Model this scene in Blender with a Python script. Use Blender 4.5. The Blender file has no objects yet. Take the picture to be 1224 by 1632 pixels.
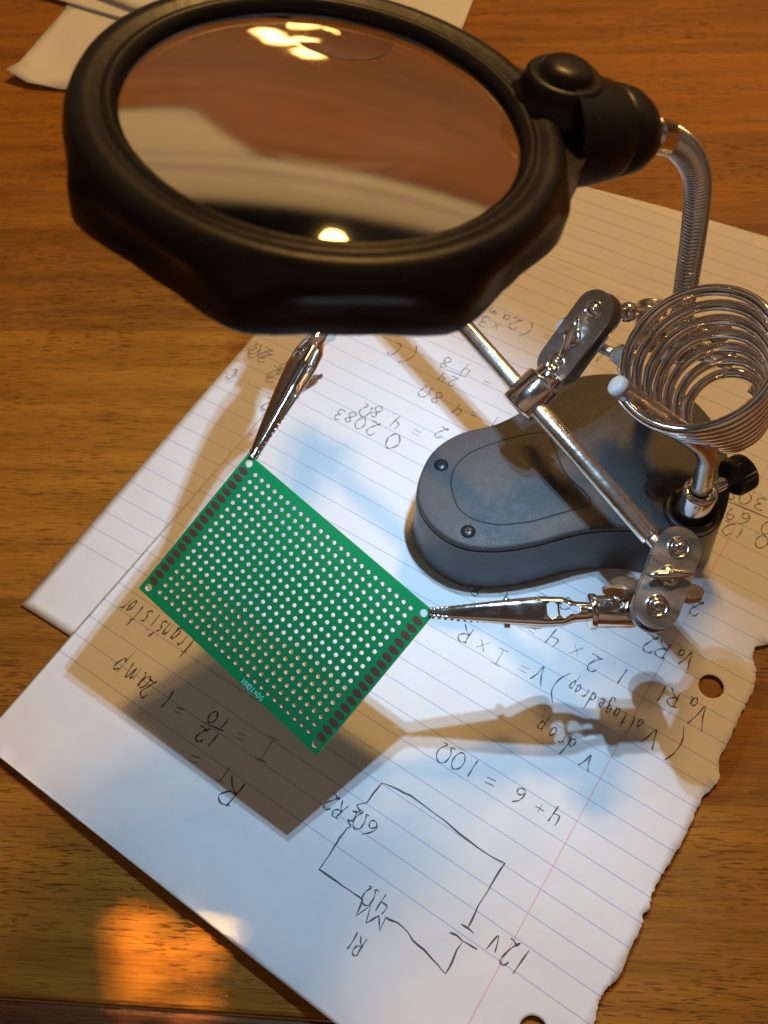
import bpy, bmesh, math, random
from mathutils import Vector, Matrix, geometry
random.seed(7)
MM = 0.001
V = Vector
# ---------------------------------------------------------------- camera (solved from the ruled paper), light, exposure
CAM = V((-4.853, -21.736, 264.493))
RM = Matrix(((0.83153506, -0.45455622, 0.31926178), (0.55258718, 0.73543444, -0.39215251), (-0.05654075, 0.50250853, 0.86272146)))
F = 1417.6
def ray(p):
    return RM @ V(((p[0]-612)/F, -(p[1]-816)/F, -1.0))
def un(p, z=0.0):            # picture point -> point on the horizontal plane at height z (mm)
    d = ray(p); return CAM + d*((z-CAM.z)/d.z)
S = bpy.context.scene
COL = S.collection
cd = bpy.data.cameras.new('camera'); cam = bpy.data.objects.new('camera', cd); COL.objects.link(cam)
cam.matrix_world = Matrix.Translation(CAM*MM) @ RM.to_4x4()
cd.sensor_fit = 'VERTICAL'; cd.sensor_height = 24; cd.lens = F/1632*24
cd.clip_start = 0.005; cd.clip_end = 20
cd.dof.use_dof = True; cd.dof.focus_distance = 0.252; cd.dof.aperture_fstop = 13.5
S.camera = cam
S.render.resolution_x = 768; S.render.resolution_y = 1024
S.view_settings.view_transform = 'Standard'; S.view_settings.look = 'None'
S.view_settings.exposure = 0; S.view_settings.gamma = 1
S.render.engine = 'CYCLES'
cy = S.cycles
cy.use_denoising = True
cy.max_bounces = 10; cy.transmission_bounces = 8; cy.glossy_bounces = 6
cy.sample_clamp_indirect = 0; cy.blur_glossy = 0.0
cy.caustics_reflective = False; cy.caustics_refractive = True

w = bpy.data.worlds.new('World'); S.world = w; w.use_nodes = True
nt = w.node_tree; nt.nodes.clear()
def N(nt, t, **k):
    n = nt.nodes.new(t)
    for a, b in k.items(): setattr(n, a, b)
    return n
wo = N(nt, 'ShaderNodeOutputWorld'); bg = N(nt, 'ShaderNodeBackground')
tc = N(nt, 'ShaderNodeTexCoord'); sx = N(nt, 'ShaderNodeSeparateXYZ'); rp = N(nt, 'ShaderNodeValToRGB')
ma = N(nt, 'ShaderNodeMath', operation='MULTIPLY_ADD'); ma.inputs[1].default_value = .5; ma.inputs[2].default_value = .5
no = N(nt, 'ShaderNodeTexNoise'); no.inputs['Scale'].default_value = 1.6; no.inputs['Detail'].default_value = 1
mx = N(nt, 'ShaderNodeMix', data_type='RGBA', blend_type='MULTIPLY'); mx.inputs[0].default_value = .8
r2 = N(nt, 'ShaderNodeValToRGB'); r2.color_ramp.elements[0].position = .40; r2.color_ramp.elements[0].color = (.06, .065, .075, 1)
r2.color_ramp.elements[1].position = .62; r2.color_ramp.elements[1].color = (2.1, 2.1, 2.1, 1)
L = nt.links.new
L(tc.outputs['Generated'], sx.inputs[0]); L(sx.outputs['Z'], ma.inputs[0]); L(ma.outputs[0], rp.inputs[0])
L(tc.outputs['Generated'], no.inputs['Vector']); L(no.outputs['Fac'], r2.inputs[0])
L(rp.outputs[0], mx.inputs[6]); L(r2.outputs[0], mx.inputs[7]); L(mx.outputs[2], bg.inputs[0]); L(bg.outputs[0], wo.inputs[0])
cr = rp.color_ramp
cr.elements[0].position = .45; cr.elements[0].color = (.03, .014, .006, 1)
cr.elements[1].position = 1.0; cr.elements[1].color = (.20, .145, .11, 1)
e = cr.elements.new(.6); e.color = (.13, .082, .052, 1)
bg.inputs[1].default_value = .95

LD = V((-0.12, 0.80, 1.0)).normalized()        # direction towards the ceiling lamp
AIM = V((-80, 30, 60))
def lamp(name, kind, loc, energy, color, radius, aim=None, **k):
    d = bpy.data.lights.new(name, kind); o = bpy.data.objects.new(name, d); COL.objects.link(o)
    o.location = loc*MM; d.energy = energy; d.color = color; d.shadow_soft_size = radius*MM
    if aim is not None: o.rotation_euler = (loc-aim).to_track_quat('Z', 'Y').to_euler()
    for a, b in k.items(): setattr(d, a, b)
    return o
side = V((1, 0, 0)); up2 = LD.cross(side).normalized()
for (a, b, e_) in ((-100, 30, .65), (-38, -42, .75), (14, 12, .85), (66, -18, .75)):
    o = lamp('ceiling_bulb', 'POINT', AIM + LD*1400 + side*a + up2*b, 14.4*e_, (1.0, .54, .15), 38)
    o.data.cycles.is_caustics_light = False
RC = V((-94.83, 84.65, 164.42)); RN = V((.12437, .18172, .97545)).normalized()   # lens centre and axis
RU = (V((0.7, 0.7, 0)) - RN*(V((0.7, 0.7, 0)).dot(RN))).normalized(); RV = RN.cross(RU)
def ringp(r, a, h=0):                               # a measured from the handle side
    return RC + RU*(r*math.cos(a)) + RV*(r*math.sin(a)) + RN*h
LED_LOC = [ringp(40.3, s*0.10, -5.2) for s in (-1, 1)]
for p in LED_LOC:
    lamp('magnifier_led', 'SPOT', p - RN*1.6, .56, (.45, .72, .97), 1.3, aim=V((-100, -25, 0)), spot_size=math.radians(150), spot_blend=.3)

# ---------------------------------------------------------------- materials
def mat(name, col, rough=.5, metal=0, spec=.5, **k):
    m = bpy.data.materials.new(name); m.use_nodes = True
    b = m.node_tree.nodes['Principled BSDF']
    b.inputs['Base Color'].default_value = (*col, 1); b.inputs['Roughness'].default_value = rough
    b.inputs['Metallic'].default_value = metal; b.inputs['Specular IOR Level'].default_value = spec
    for a, v in k.items(): b.inputs[a.replace('_', ' ')].default_value = v
    return m
def bump(m, scale, dist, detail=3, rough_var=None, stretch=None, coord='Object'):
    t = m.node_tree; b = t.nodes['Principled BSDF']
    tc = N(t, 'ShaderNodeTexCoord'); no = N(t, 'ShaderNodeTexNoise'); bp = N(t, 'ShaderNodeBump')
    mp = N(t, 'ShaderNodeMapping')
    if stretch: mp.inputs['Scale'].default_value = stretch
    no.inputs['Scale'].default_value = scale; no.inputs['Detail'].default_value = detail
    bp.inputs['Distance'].default_value = dist
    t.links.new(tc.outputs[coord], mp.inputs[0]); t.links.new(mp.outputs[0], no.inputs['Vector'])
    t.links.new(no.outputs['Fac'], bp.inputs['Height']); t.links.new(bp.outputs[0], b.inputs['Normal'])
    if rough_var:
        n2 = N(t, 'ShaderNodeTexNoise'); n2.inputs['Scale'].default_value = scale*.15; n2.inputs['Detail'].default_value = 5
        mr = N(t, 'ShaderNodeMapRange'); mr.inputs['From Min'].default_value = .3; mr.inputs['From Max'].default_value = .7
        mr.inputs['To Min'].default_value, mr.inputs['To Max'].default_value = rough_var
        t.links.new(mp.outputs[0], n2.inputs['Vector']); t.links.new(n2.outputs['Fac'], mr.inputs[0]); t.links.new(mr.outputs[0], b.inputs['Roughness'])
    return m
M = {}
M['chrome'] = bump(mat('polished chrome', (.74, .71, .69), .1, 1), 1500, .00003, 3, (.05, .15))
M['nickel'] = bump(mat('worn nickel plate', (.66, .63, .60), .22, 1), 900, .00006, 4, (.14, .36))
M['plate'] = bump(mat('scratched plate steel', (.46, .455, .45), .3, 1), 700, .00004, 5, (.24, .38), stretch=(1, 3, 1))
M['ridged'] = bump(mat('ridged gooseneck steel', (.68, .66, .64), .2, 1), 900, .00003, 3, (.14, .28))
M['brushed'] = bump(mat('brushed steel tube', (.70, .67, .63), .25, 1), 700, .00008, 4, (.16, .34))
M['wire'] = bump(mat('spring wire', (.76, .73, .71), .1, 1), 1200, .00002, 3, (.06, .15))
M['plastic'] = bump(mat('black moulded plastic', (.056, .055, .060), .5, 0, .5), 2600, .00022, 3, (.44, .6))
M['side'] = bump(mat('smooth black plastic', (.042, .042, .050), .36, 0, .5), 700, .00004, 3, (.3, .45))
M['frame'] = bump(mat('satin black plastic frame', (.010, .008, .008), .38, 0, .28), 500, .00006, 3, (.30, .46))
M['screw'] = mat('black screw', (.05, .05, .055), .35, .8)
M['knob'] = mat('black knurled plastic', (.012, .010, .010), .45)
M['ink'] = mat('dark pencil writing', (.07, .075, .11), .6)
M['pencil'] = mat('grey pencil writing', (.17, .16, .18), .6)
M['silk'] = mat('white silkscreen', (.35, .85, .85), .5)
M['tin'] = bump(mat('tinned copper', (.80, .77, .75), .33, 1), 2500, .00003)
M['dull'] = bump(mat('dull tinned pad', (.24, .125, .11), .42, .8), 2500, .00005)
M['board'] = bump(mat('green solder mask', (.001, .215, .07), .34, 0, .5), 900, .00002)
M['fr4'] = mat('board edge', (.25, .42, .20), .6)
M['led'] = mat('led dome', (.9, .95, 1), .3, Emission_Color=(.6, .8, 1, 1), Emission_Strength=1)
M['glare_white'] = mat('glare-white rod end', (.62, .62, .64), .3)  # painted highlight: white in place of LED glare on metal
g = mat('lens glass', (.86, .85, .80), 0.045, Transmission_Weight=1.0, IOR=1.49); M['glass'] = g

def dust(m, amount, col):
    t = m.node_tree; b = t.nodes['Principled BSDF']; tc = N(t, 'ShaderNodeTexCoord')
    no = N(t, 'ShaderNodeTexNoise'); no.inputs['Scale'].default_value = 900; no.inputs['Detail'].default_value = 2
    n2 = N(t, 'ShaderNodeTexNoise'); n2.inputs['Scale'].default_value = 40; n2.inputs['Detail'].default_value = 4
    mr = N(t, 'ShaderNodeMapRange'); mr.inputs['From Min'].default_value = .69; mr.inputs['From Max'].default_value = .74
    m2 = N(t, 'ShaderNodeMapRange'); m2.inputs['From Min'].default_value = .42; m2.inputs['From Max'].default_value = .75; m2.inputs['To Max'].default_value = .25
    ad = N(t, 'ShaderNodeMath', operation='ADD'); mu = N(t, 'ShaderNodeMath', operation='MULTIPLY'); mu.inputs[1].default_value = amount; mu.use_clamp = True
    mx = N(t, 'ShaderNodeMix', data_type='RGBA'); mx.inputs[6].default_value = b.inputs['Base Color'].default_value; mx.inputs[7].default_value = (*col, 1)
    for q in (no, n2): t.links.new(tc.outputs['Object'], q.inputs['Vector'])
    t.links.new(no.outputs['Fac'], mr.inputs[0]); t.links.new(n2.outputs['Fac'], m2.inputs[0])
    t.links.new(mr.outputs[0], ad.inputs[0]); t.links.new(m2.outputs[0], ad.inputs[1]); t.links.new(ad.outputs[0], mu.inputs[0])
    t.links.new(mu.outputs[0], mx.inputs[0]); t.links.new(mx.outputs[2], b.inputs['Base Color'])
dust(M['plastic'], .28, (.25, .24, .23)); dust(M['side'], .3, (.25, .24, .23)); dust(M['frame'], .22, (.22, .20, .18)); dust(M['board'], .12, (.25, .5, .35))
def paper_mat(name, ruled, tint=(.77, .775, .81)):
    m = mat(name, tint, .75, 0, .25); t = m.node_tree; b = t.nodes['Principled BSDF']; l = t.links.new
    tc = N(t, 'ShaderNodeTexCoord'); 
    n1 = N(t, 'ShaderNodeTexNoise'); n1.inputs['Scale'].default_value = 35; n1.inputs['Detail'].default_value = 6
    mr = N(t, 'ShaderNodeMapRange'); mr.inputs['To Min'].default_value = .94; mr.inputs['To Max'].default_value = 1.04
    mul = N(t, 'ShaderNodeVectorMath', operation='SCALE'); mul.inputs[0].default_value = tint
    l(tc.outputs['Object'], n1.inputs['Vector']); l(n1.outputs['Fac'], mr.inputs[0]); l(mr.outputs[0], mul.inputs['Scale'])
    col = mul.outputs[0]
    if ruled:
        sp = N(t, 'ShaderNodeSeparateXYZ'); l(tc.outputs['Object'], sp.inputs[0])
        def mth(op, a, b_=None, c_=None):
            n = N(t, 'ShaderNodeMath', operation=op)
            for i, q in enumerate((a, b_, c_)):
                if q is None: continue
                if isinstance(q, (int, float)): n.inputs[i].default_value = q
                else: l(q, n.inputs[i])
            return n.outputs[0]
        y, x = sp.outputs['Y'], sp.outputs['X']
        k = mth('DIVIDE', y, .0071)
        dd = mth('ABSOLUTE', mth('SUBTRACT', k, mth('ROUND', k)))
        line = mth('MULTIPLY', mth('LESS_THAN', dd, .026), mth('GREATER_THAN', y, -.002))
        red = mth('LESS_THAN', mth('ABSOLUTE', x), .00017)
        for fac, c in ((line, (.26, .35, .60, 1)), (red, (.78, .22, .30, 1))):
            mxn = N(t, 'ShaderNodeMix', data_type='RGBA'); l(mth('MULTIPLY', fac, .55), mxn.inputs[0]); l(col, mxn.inputs[6]); mxn.inputs[7].default_value = c
            col = mxn.outputs[2]
    l(col, b.inputs['Base Color'])
    n2 = N(t, 'ShaderNodeTexNoise'); n2.inputs['Scale'].default_value = 1200; n2.inputs['Detail'].default_value = 3
    n3 = N(t, 'ShaderNodeTexNoise'); n3.inputs['Scale'].default_value = 45; n3.inputs['Detail'].default_value = 3
    l(tc.outputs['Object'], n2.inputs['Vector']); l(tc.outputs['Object'], n3.inputs['Vector'])
    b1 = N(t, 'ShaderNodeBump'); b1.inputs['Distance'].default_value = .00002; l(n2.outputs['Fac'], b1.inputs['Height'])
    b2 = N(t, 'ShaderNodeBump'); b2.inputs['Distance'].default_value = .0009; l(n3.outputs['Fac'], b2.inputs['Height']); l(b1.outputs[0], b2.inputs['Normal'])
    l(b2.outputs[0], b.inputs['Normal'])
    return m
M['ruled'] = paper_mat('ruled notebook paper', True)
M['plain'] = paper_mat('plain white paper', False)

def wood_mat(name, dark, light, seed):
    m = mat(name, light, .45, 0, .25); t = m.node_tree; b = t.nodes['Principled BSDF']; l = t.links.new
    tc = N(t, 'ShaderNodeTexCoord'); mp = N(t, 'ShaderNodeMapping'); mp.inputs['Rotation'].default_value = (0, 0, math.radians(-30.6))
    mp.vector_type = 'TEXTURE' if False else 'POINT'
    l(tc.outputs['Object'], mp.inputs[0])
    sp = N(t, 'ShaderNodeSeparateXYZ'); l(mp.outputs[0], sp.inputs[0])
    def sc(v, s):
        n = N(t, 'ShaderNodeVectorMath', operation='MULTIPLY'); l(v, n.inputs[0]); n.inputs[1].default_value = s; return n.outputs[0]
    def noise(s, scale, det=3, dist=0):
        n = N(t, 'ShaderNodeTexNoise'); l(sc(mp.outputs[0], s), n.inputs['Vector']); n.inputs['Scale'].default_value = scale
        n.inputs['Detail'].default_value = det; n.inputs['Distortion'].default_value = dist; return n.outputs['Fac']
    def mth(op, a, b_=None):
        n = N(t, 'ShaderNodeMath', operation=op)
        for i, q in enumerate((a, b_)):
            if q is None: continue
            if isinstance(q, (int, float)): n.inputs[i].default_value = q
            else: l(q, n.inputs[i])
        return n.outputs[0]
    # strips glued edge to edge, 58 mm wide
    strip = mth('FLOOR', mth('DIVIDE', mth('ADD', sp.outputs['Y'], seed), .0585))
    wn = N(t, 'ShaderNodeTexWhiteNoise', noise_dimensions='1D'); l(strip, wn.inputs['W'])
    grain = noise((1, 14, 1), 12, 6, .6)
    fine = noise((1, 30, 1), 60, 4, .2)
    fac = mth('ADD', mth('MULTIPLY', grain, .7), mth('ADD', mth('MULTIPLY', fine, .55), mth('ADD', mth('MULTIPLY', wn.outputs[0], .26), mth('MULTIPLY', noise((1, 1.6, 1), 9, 3, .5), .35))))
    rp = N(t, 'ShaderNodeValToRGB'); rp.color_ramp.elements[0].position = .62; rp.color_ramp.elements[0].color = (*dark, 1)
    rp.color_ramp.elements[1].position = 1.0; rp.color_ramp.elements[1].color = (*light, 1); fac = mth('MULTIPLY', fac, .86)
    l(fac, rp.inputs[0])
    # open pores: short dark dashes along the grain
    p1 = noise((1, 9, 1), 190, 1, .0); p2 = noise((1, 12, 1), 100, 2, .2); pm = noise((1, 2, 1), 14, 2)
    def ramp(v, a, b2):
        n = N(t, 'ShaderNodeMapRange'); n.inputs['From Min'].default_value = a; n.inputs['From Max'].default_value = b2; l(v, n.inputs[0]); return n.outputs[0]
    pore = mth('MINIMUM', mth('ADD', mth('MULTIPLY', ramp(p1, .61, .65), .9), mth('MULTIPLY', ramp(p2, .61, .65), 1.0)), 1.0)
    pore = mth('MULTIPLY', pore, ramp(pm, .25, .6))
    mx = N(t, 'ShaderNodeMix', data_type='RGBA'); l(mth('MULTIPLY', pore, .8), mx.inputs[0]); l(rp.outputs[0], mx.inputs[6]); mx.inputs[7].default_value = (dark[0]*.32, dark[1]*.30, dark[2]*.35, 1)
    l(mx.outputs[2], b.inputs['Base Color'])
    bp = N(t, 'ShaderNodeBump'); bp.inputs['Distance'].default_value = .00004; bp.invert = True; l(pore, bp.inputs['Height'])
    b2 = N(t, 'ShaderNodeBump'); b2.inputs['Distance'].default_value = .00015; l(noise((1, 3, 1), 30, 3), b2.inputs['Height']); l(bp.outputs[0], b2.inputs['Normal'])
    l(b2.outputs[0], b.inputs['Normal'])
    rg = N(t, 'ShaderNodeMapRange'); rg.inputs['To Min'].default_value = .42; rg.inputs['To Max'].default_value = .58; l(grain, rg.inputs[0]); l(rg.outputs[0], b.inputs['Roughness'])
    return m
M['wood'] = wood_mat('varnished oak table', (.20, .074, .008), (.42, .175, .018), .0155)
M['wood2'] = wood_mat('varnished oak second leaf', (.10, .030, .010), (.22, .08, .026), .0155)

# ---------------------------------------------------------------- mesh helpers (all coordinates in mm)
class MB:
    def __init__(s): s.v = []; s.f = []; s.mi = []; s.sm = []
    def add(s, vs, fs, mi=0, smooth=True):
        o = len(s.v); s.v += [V(p) for p in vs]
        for f in fs: s.f.append([i+o for i in f]); s.mi.append(mi); s.sm.append(smooth)
    def build(s, name, mats, parent=None, origin=None, bevel=0, solid=0, auto=None):
        org = V(origin) if origin is not None else (V(parent['_o']) if parent is not None else V((0, 0, 0)))
        me = bpy.data.meshes.new(name)
        me.from_pydata([tuple((p-org)*MM) for p in s.v], [], s.f); me.update()
        for m in (mats if isinstance(mats, (list, tuple)) else [mats]): me.materials.append(m)
        for p, mi, sm in zip(me.polygons, s.mi, s.sm): p.material_index = mi; p.use_smooth = sm
        bm = bmesh.new(); bm.from_mesh(me); bmesh.ops.recalc_face_normals(bm, faces=bm.faces)
        if bevel:
            ed = [e for e in bm.edges if len(e.link_faces) == 2 and e.calc_face_angle(0) > math.radians(40)]
            bmesh.ops.bevel(bm, geom=ed, offset=bevel*MM, segments=2, affect='EDGES', profile=.6, clamp_overlap=True)
        bm.to_mesh(me); bm.free()
        if auto: me.set_sharp_from_angle(angle=math.radians(auto))
        o = bpy.data.objects.new(name, me); COL.objects.link(o)
        if parent is not None: o.parent = parent; o['_o'] = tuple(org)
        else: o.location = org*MM; o['_o'] = tuple(org)
        if solid:
            md = o.modifiers.new('Solidify', 'SOLIDIFY'); md.thickness = solid*MM; md.offset = -1
        return o
def frame_of(axis, hint=V((0, 0, 1))):
    a = V(axis).normalized()
    if abs(a.dot(hint)) > .95: hint = V((1, 0, 0))
    u = hint.cross(a).normalized(); return u, a.cross(u), a
def lathe(mb, p0, axis, prof, seg=32, mi=0, ell=1.0, hint=V((0, 0, 1)), smooth=True):
    u, v_, a = frame_of(axis, hint); vs = []; fs = []
    p0 = V(p0)
    for t, r in prof:
        for i in range(seg):
            th = 2*math.pi*i/seg; vs.append(p0 + a*t + u*(r*math.cos(th)) + v_*(r*ell*math.sin(th)))
    n = len(prof)
    for j in range(n-1):
        for i in range(seg): k = (i+1) % seg; fs.append((j*seg+i, j*seg+k, (j+1)*seg+k, (j+1)*seg+i))
    if prof[0][1] > 1e-4: fs.append(tuple(range(seg))[::-1])
    if prof[-1][1] > 1e-4: fs.append(tuple((n-1)*seg+i for i in range(seg)))
    mb.add(vs, fs, mi, smooth)
def cyl(mb, p0, p1, r, seg=28, b=.4, mi=0, r2=None):
    p0, p1 = V(p0), V(p1); Ln = (p1-p0).length; r2 = r if r2 is None else r2
    lathe(mb, p0, p1-p0, [(0, r-b), (b*.3, r-b*.3), (b, r), (Ln-b, r2), (Ln-b*.3, r2-b*.3), (Ln, r2-b)], seg, mi)
def ball(mb, c, r, mi=0, seg=20):
    lathe(mb, V(c)-V((0, 0, r)), (0, 0, 1), [(r-r*math.cos(math.pi*i/12), max(r*math.sin(math.pi*i/12), 1e-5)) for i in range(13)], seg, mi)
def catmull(pts, n=8, closed=False):
    out = []; m = len(pts)
    rng = range(m) if closed else range(m-1)
    for i in rng:
        p0 = pts[(i-1) % m] if closed or i > 0 else pts[0]; p1 = pts[i]; p2 = pts[(i+1) % m]
        p3 = pts[(i+2) % m] if closed or i+2 < m else pts[-1]
        for k in range(n):
            t = k/n; out.append(.5*((2*p1) + (p2-p0)*t + (2*p0-5*p1+4*p2-p3)*t*t + (3*p1-p0-3*p2+p3)*t**3))
    if not closed: out.append(pts[-1].copy())
    return out
def tube(mb, path, r, seg=16, mi=0, cap=True, rf=None):
    path = [V(p) for p in path]; n = len(path); vs = []; fs = []
    t0 = (path[1]-path[0]).normalized(); u, v_, _ = frame_of(t0)
    for i, p in enumerate(path):
        t = (path[min(i+1, n-1)]-path[max(i-1, 0)]).normalized()
        u = (u - t*u.dot(t)).normalized(); v_ = t.cross(u)
        rr = rf(i, n) if rf else r
        for k in range(seg): th = 2*math.pi*k/seg; vs.append(p + u*(rr*math.cos(th)) + v_*(rr*math.sin(th)))
    for j in range(n-1):
        for i in range(seg): k = (i+1) % seg; fs.append((j*seg+i, j*seg+k, (j+1)*seg+k, (j+1)*seg+i))
    if cap: fs.append(tuple(range(seg))[::-1]); fs.append(tuple((n-1)*seg+i for i in range(seg)))
    mb.add(vs, fs, mi)
def prism(mb, outline, n, th, mi=0, smooth=False):        # closed outline of points, pushed along n by th
    n = V(n).normalized()*th; m = len(outline)
    vs = [V(p) for p in outline] + [V(p)+n for p in outline]
    fs = [tuple(range(m))[::-1], tuple(m+i for i in range(m))]
    mb.add(vs, fs, mi, False)
    mb.add(vs, [(i, (i+1) % m, m+(i+1) % m, m+i) for i in range(m)], mi, smooth)
def merge(mb, d=1e-4):
    key = {}; mp = []; nv = []
    for p in mb.v:
        k = (round(p.x/d), round(p.y/d), round(p.z/d))
        if k not in key: key[k] = len(nv); nv.append(p)
        mp.append(key[k])
    F_ = []; mi = []; sm = []
    for f, a, b in zip(mb.f, mb.mi, mb.sm):
        g_ = []
        for i in f:
            if mp[i] not in g_: g_.append(mp[i])
        if len(g_) > 2: F_.append(g_); mi.append(a); sm.append(b)
    mb.v, mb.f, mb.mi, mb.sm = nv, F_, mi, sm
def thing(name, label, cat, loc):
    o = bpy.data.objects.new(name, None); COL.objects.link(o); o.location = V(loc)*MM; o.empty_display_size = .01
    o['_o'] = tuple(loc); o['label'] = label; o['category'] = cat
    return o
def tag(o, label, cat, group=None):
    o['label'] = label; o['category'] = cat
    if group: o['group'] = group

# ---------------------------------------------------------------- table
ga = math.radians(30.2); GX = V((math.cos(ga), math.sin(ga), 0)); GY = V((-math.sin(ga), math.cos(ga), 0))
SEAM = un((250, 1609)); sy = SEAM.dot(GY)
def slab(name, y0, y1, z, m, wear):
    mb = MB(); bw = 1.3
    # cross-section across the grain, rounded at the seam
    prof = [(y0, z-25)] + ([(y0, z-bw), (y0+bw*.3, z-bw*.3), (y0+bw, z)] if wear == 0 else [(y0, z)]) + ([(y1, z)] if wear == 0 else [(y1-bw, z), (y1-bw*.3, z-bw*.3), (y1, z-bw)]) + [(y1, z-25)]
    vs = []
    for xx in (-1100, 1100):
        for a, b in prof: vs.append(GX*xx + GY*a + V((0, 0, b)))
    k = len(prof)
    fs = [(i, (i+1) % k, k+(i+1) % k, k+i) for i in range(k)] + [tuple(range(k))[::-1], tuple(range(k, 2*k))]
    mb.add(vs, fs, 0, False)
    o = mb.build(name, m); o['kind'] = 'structure'; return o
slab('table_top', sy+.25, sy+1000, 0, M['wood'], 0)
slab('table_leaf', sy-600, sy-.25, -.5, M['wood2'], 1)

# ---------------------------------------------------------------- paper sheets
def hz(x, y, s):   # gentle undulation
    return .35*math.sin(x*.021+s)*math.cos(y*.017-s*1.7) + .2*math.sin(x*.05-y*.043+s*2)
def sheet(name, outline, holes, zf, m, step=3.2, M4=None):
    pts = [V((p[0], p[1])) for p in outline]; edges = [(i, (i+1) % len(pts)) for i in range(len(pts))]
    for (hx, hy, hr) in holes:
        o = len(pts)
        for i in range(28): pts.append(V((hx+hr*math.cos(i*math.tau/28), hy+hr*math.sin(i*math.tau/28)))); edges.append((o+i, o+(i+1) % 28))
    for (hx, hy, hr) in holes:
        for rr_ in (hr+.8, hr+1.9, hr+3.2):
            for i in range(28): pts.append(V((hx+rr_*math.cos((i+.5*(rr_ > hr+1))*math.tau/28), hy+rr_*math.sin((i+.5*(rr_ > hr+1))*math.tau/28))))
    xs = [p.x for p in pts]; ys = [p.y for p in pts]
    poly = [V((p[0], p[1])) for p in outline]
    def inside(x, y):
        c = False; j = len(poly)-1
        for i in range(len(poly)):
            a, b = poly[i], poly[j]
            if (a.y > y) != (b.y > y) and x < (b.x-a.x)*(y-a.y)/(b.y-a.y)+a.x: c = not c
            j = i
        return c
    x = min(xs)+step*.5
    while x < max(xs):
        y = min(ys)+step*.5
        while y < max(ys):
            if inside(x, y) and all((x-h[0])**2+(y-h[1])**2 > (h[2]+4.2)**2 for h in holes): pts.append(V((x+random.uniform(-.6, .6), y+random.uniform(-.6, .6))))
            y += step
        x += step
    r = geometry.delaunay_2d_cdt(pts, edges, [], 0, 1e-5)
    co, fc = r[0], r[2]; mb = MB(); keep = []
    for f in fc:
        cx = sum(co[i].x for i in f)/len(f); cyy = sum(co[i].y for i in f)/len(f)
        if inside(cx, cyy) and all((cx-h[0])**2+(cyy-h[1])**2 > (h[2]*.99)**2 for h in holes): keep.append(f)
    mb.add([V((p.x, p.y, zf(p.x, p.y))) for p in co], keep, 0, True)
    o = mb.build(name, m)
    me = o.data
    if me.polygons and sum(p.normal.z for p in me.polygons) < 0: me.flip_normals()
    md = o.modifiers.new('Solidify', 'SOLIDIFY'); md.thickness = .11*MM; md.offset = -1
    return o
def ss(t): t = max(0, min(1, t)); return t*t*(3-2*t)
def zB(x, y):
    z = 1.15 + hz(x, y, .6)*.7
    z += 1.9*ss((-y-12)/24)*(.35+.65*ss((x+165)/90)*(1-.35*ss((x-0)/30)))      # header edge lifts off the table
    z += .3*ss((x-16)/10)*(.4+.6*math.sin(y*.05)**2)*(1-ss((y-180)/50))           # torn edge
    z += .5*ss((-150-x)/12)
    return z
def zA(x, y):
    return .35 + .16*math.sin(x*.03+1)*math.cos(y*.02) + 1.4*ss((-178-x)/14)*ss((30-y)/50) + .5*ss((y-255)/20)
torn_px = [(1205,1030),(1200,1045),(1206,1068),(1203,1092),(1192,1118),(1180,1140),(1163,1178),(1145,1215),(1148,1240),(1136,1255),(1122,1268),(1110,1292),(1100,1315),(1086,1343),(1074,1362),(1062,1382),(1050,1405),(1038,1428),(1036,1445),(1024,1458),(1023,1476),(1014,1496),(1003,1515),(994,1540),(980,1565),(968,1575),(958,1592),(953,1604),(950,1625),(940,1650)]
torn = []
for i, p in enumerate(torn_px):
    q = un(p, 1.6); torn.append((q.x, q.y))
t2 = []
for a, b in zip(torn, torn[1:]):
    for k in range(5):
        t = k/5; t2.append((a[0]+(b[0]-a[0])*t+random.uniform(-.32, .32)*(k > 0), a[1]+(b[1]-a[1])*t))
t2.append(torn[-1]); torn = t2[::-1]                         # from near to far
y = torn[-1][1]
while y < 228:
    y += random.uniform(1.5, 4); torn.append((25.5+random.uniform(-1.1, 1.1), y))
outB = [(-162.5, -35.0), (-60, -35.6), (23, -35.8)] + [(a, b) for a, b in torn if b > -33] + [(25, 231.5), (-60, 232.5), (-163, 233)]
HB = [un((1132, 1094), 1.0), un((848, 1640), 2.0)]
holesB = [(HB[0].x+.2, HB[0].y, 3.7), (HB[1].x+.6, HB[1].y-.4, 3.7), (HB[0].x-.3, HB[0].y+108, 3.7)]
pB = sheet('ruled_sheet', outB, holesB, zB, M['ruled'])
tag(pB, 'torn-edged ruled sheet with the circuit diagram, lying on top of the other ruled sheet', 'paper')
angA = math.radians(2.2); cA, sA = math.cos(angA), math.sin(angA)
def toA(x, y):   # world -> sheet A frame (its own ruled frame has origin AO)
    dx, dy = x+23, y-39; return (dx*cA+dy*sA, -dx*sA+dy*cA)
AO = (-23, 39)
cA_w = [(-185.6, 4.9), (-190.8, 140.4), (-193, 215), (-196, 266), (-170, 270), (-128.7, 276.5), (-85, 283), (-41, 287.6), (10, 290), (12, 200), (10, 20), (-60, 10), (-120, 7)]
outA = [toA(*p) for p in cA_w]
pA = sheet('ruled_sheet', outA, [], lambda x, y: zA(AO[0]+x*cA-y*sA, AO[1]+x*sA+y*cA), M['ruled'], 7)
pA.location = (AO[0]*MM, AO[1]*MM, 0); pA.rotation_euler = (0, 0, angA)
tag(pA, 'ruled sheet mostly hidden underneath, its pointed corner sticking out at the left', 'paper')
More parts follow.
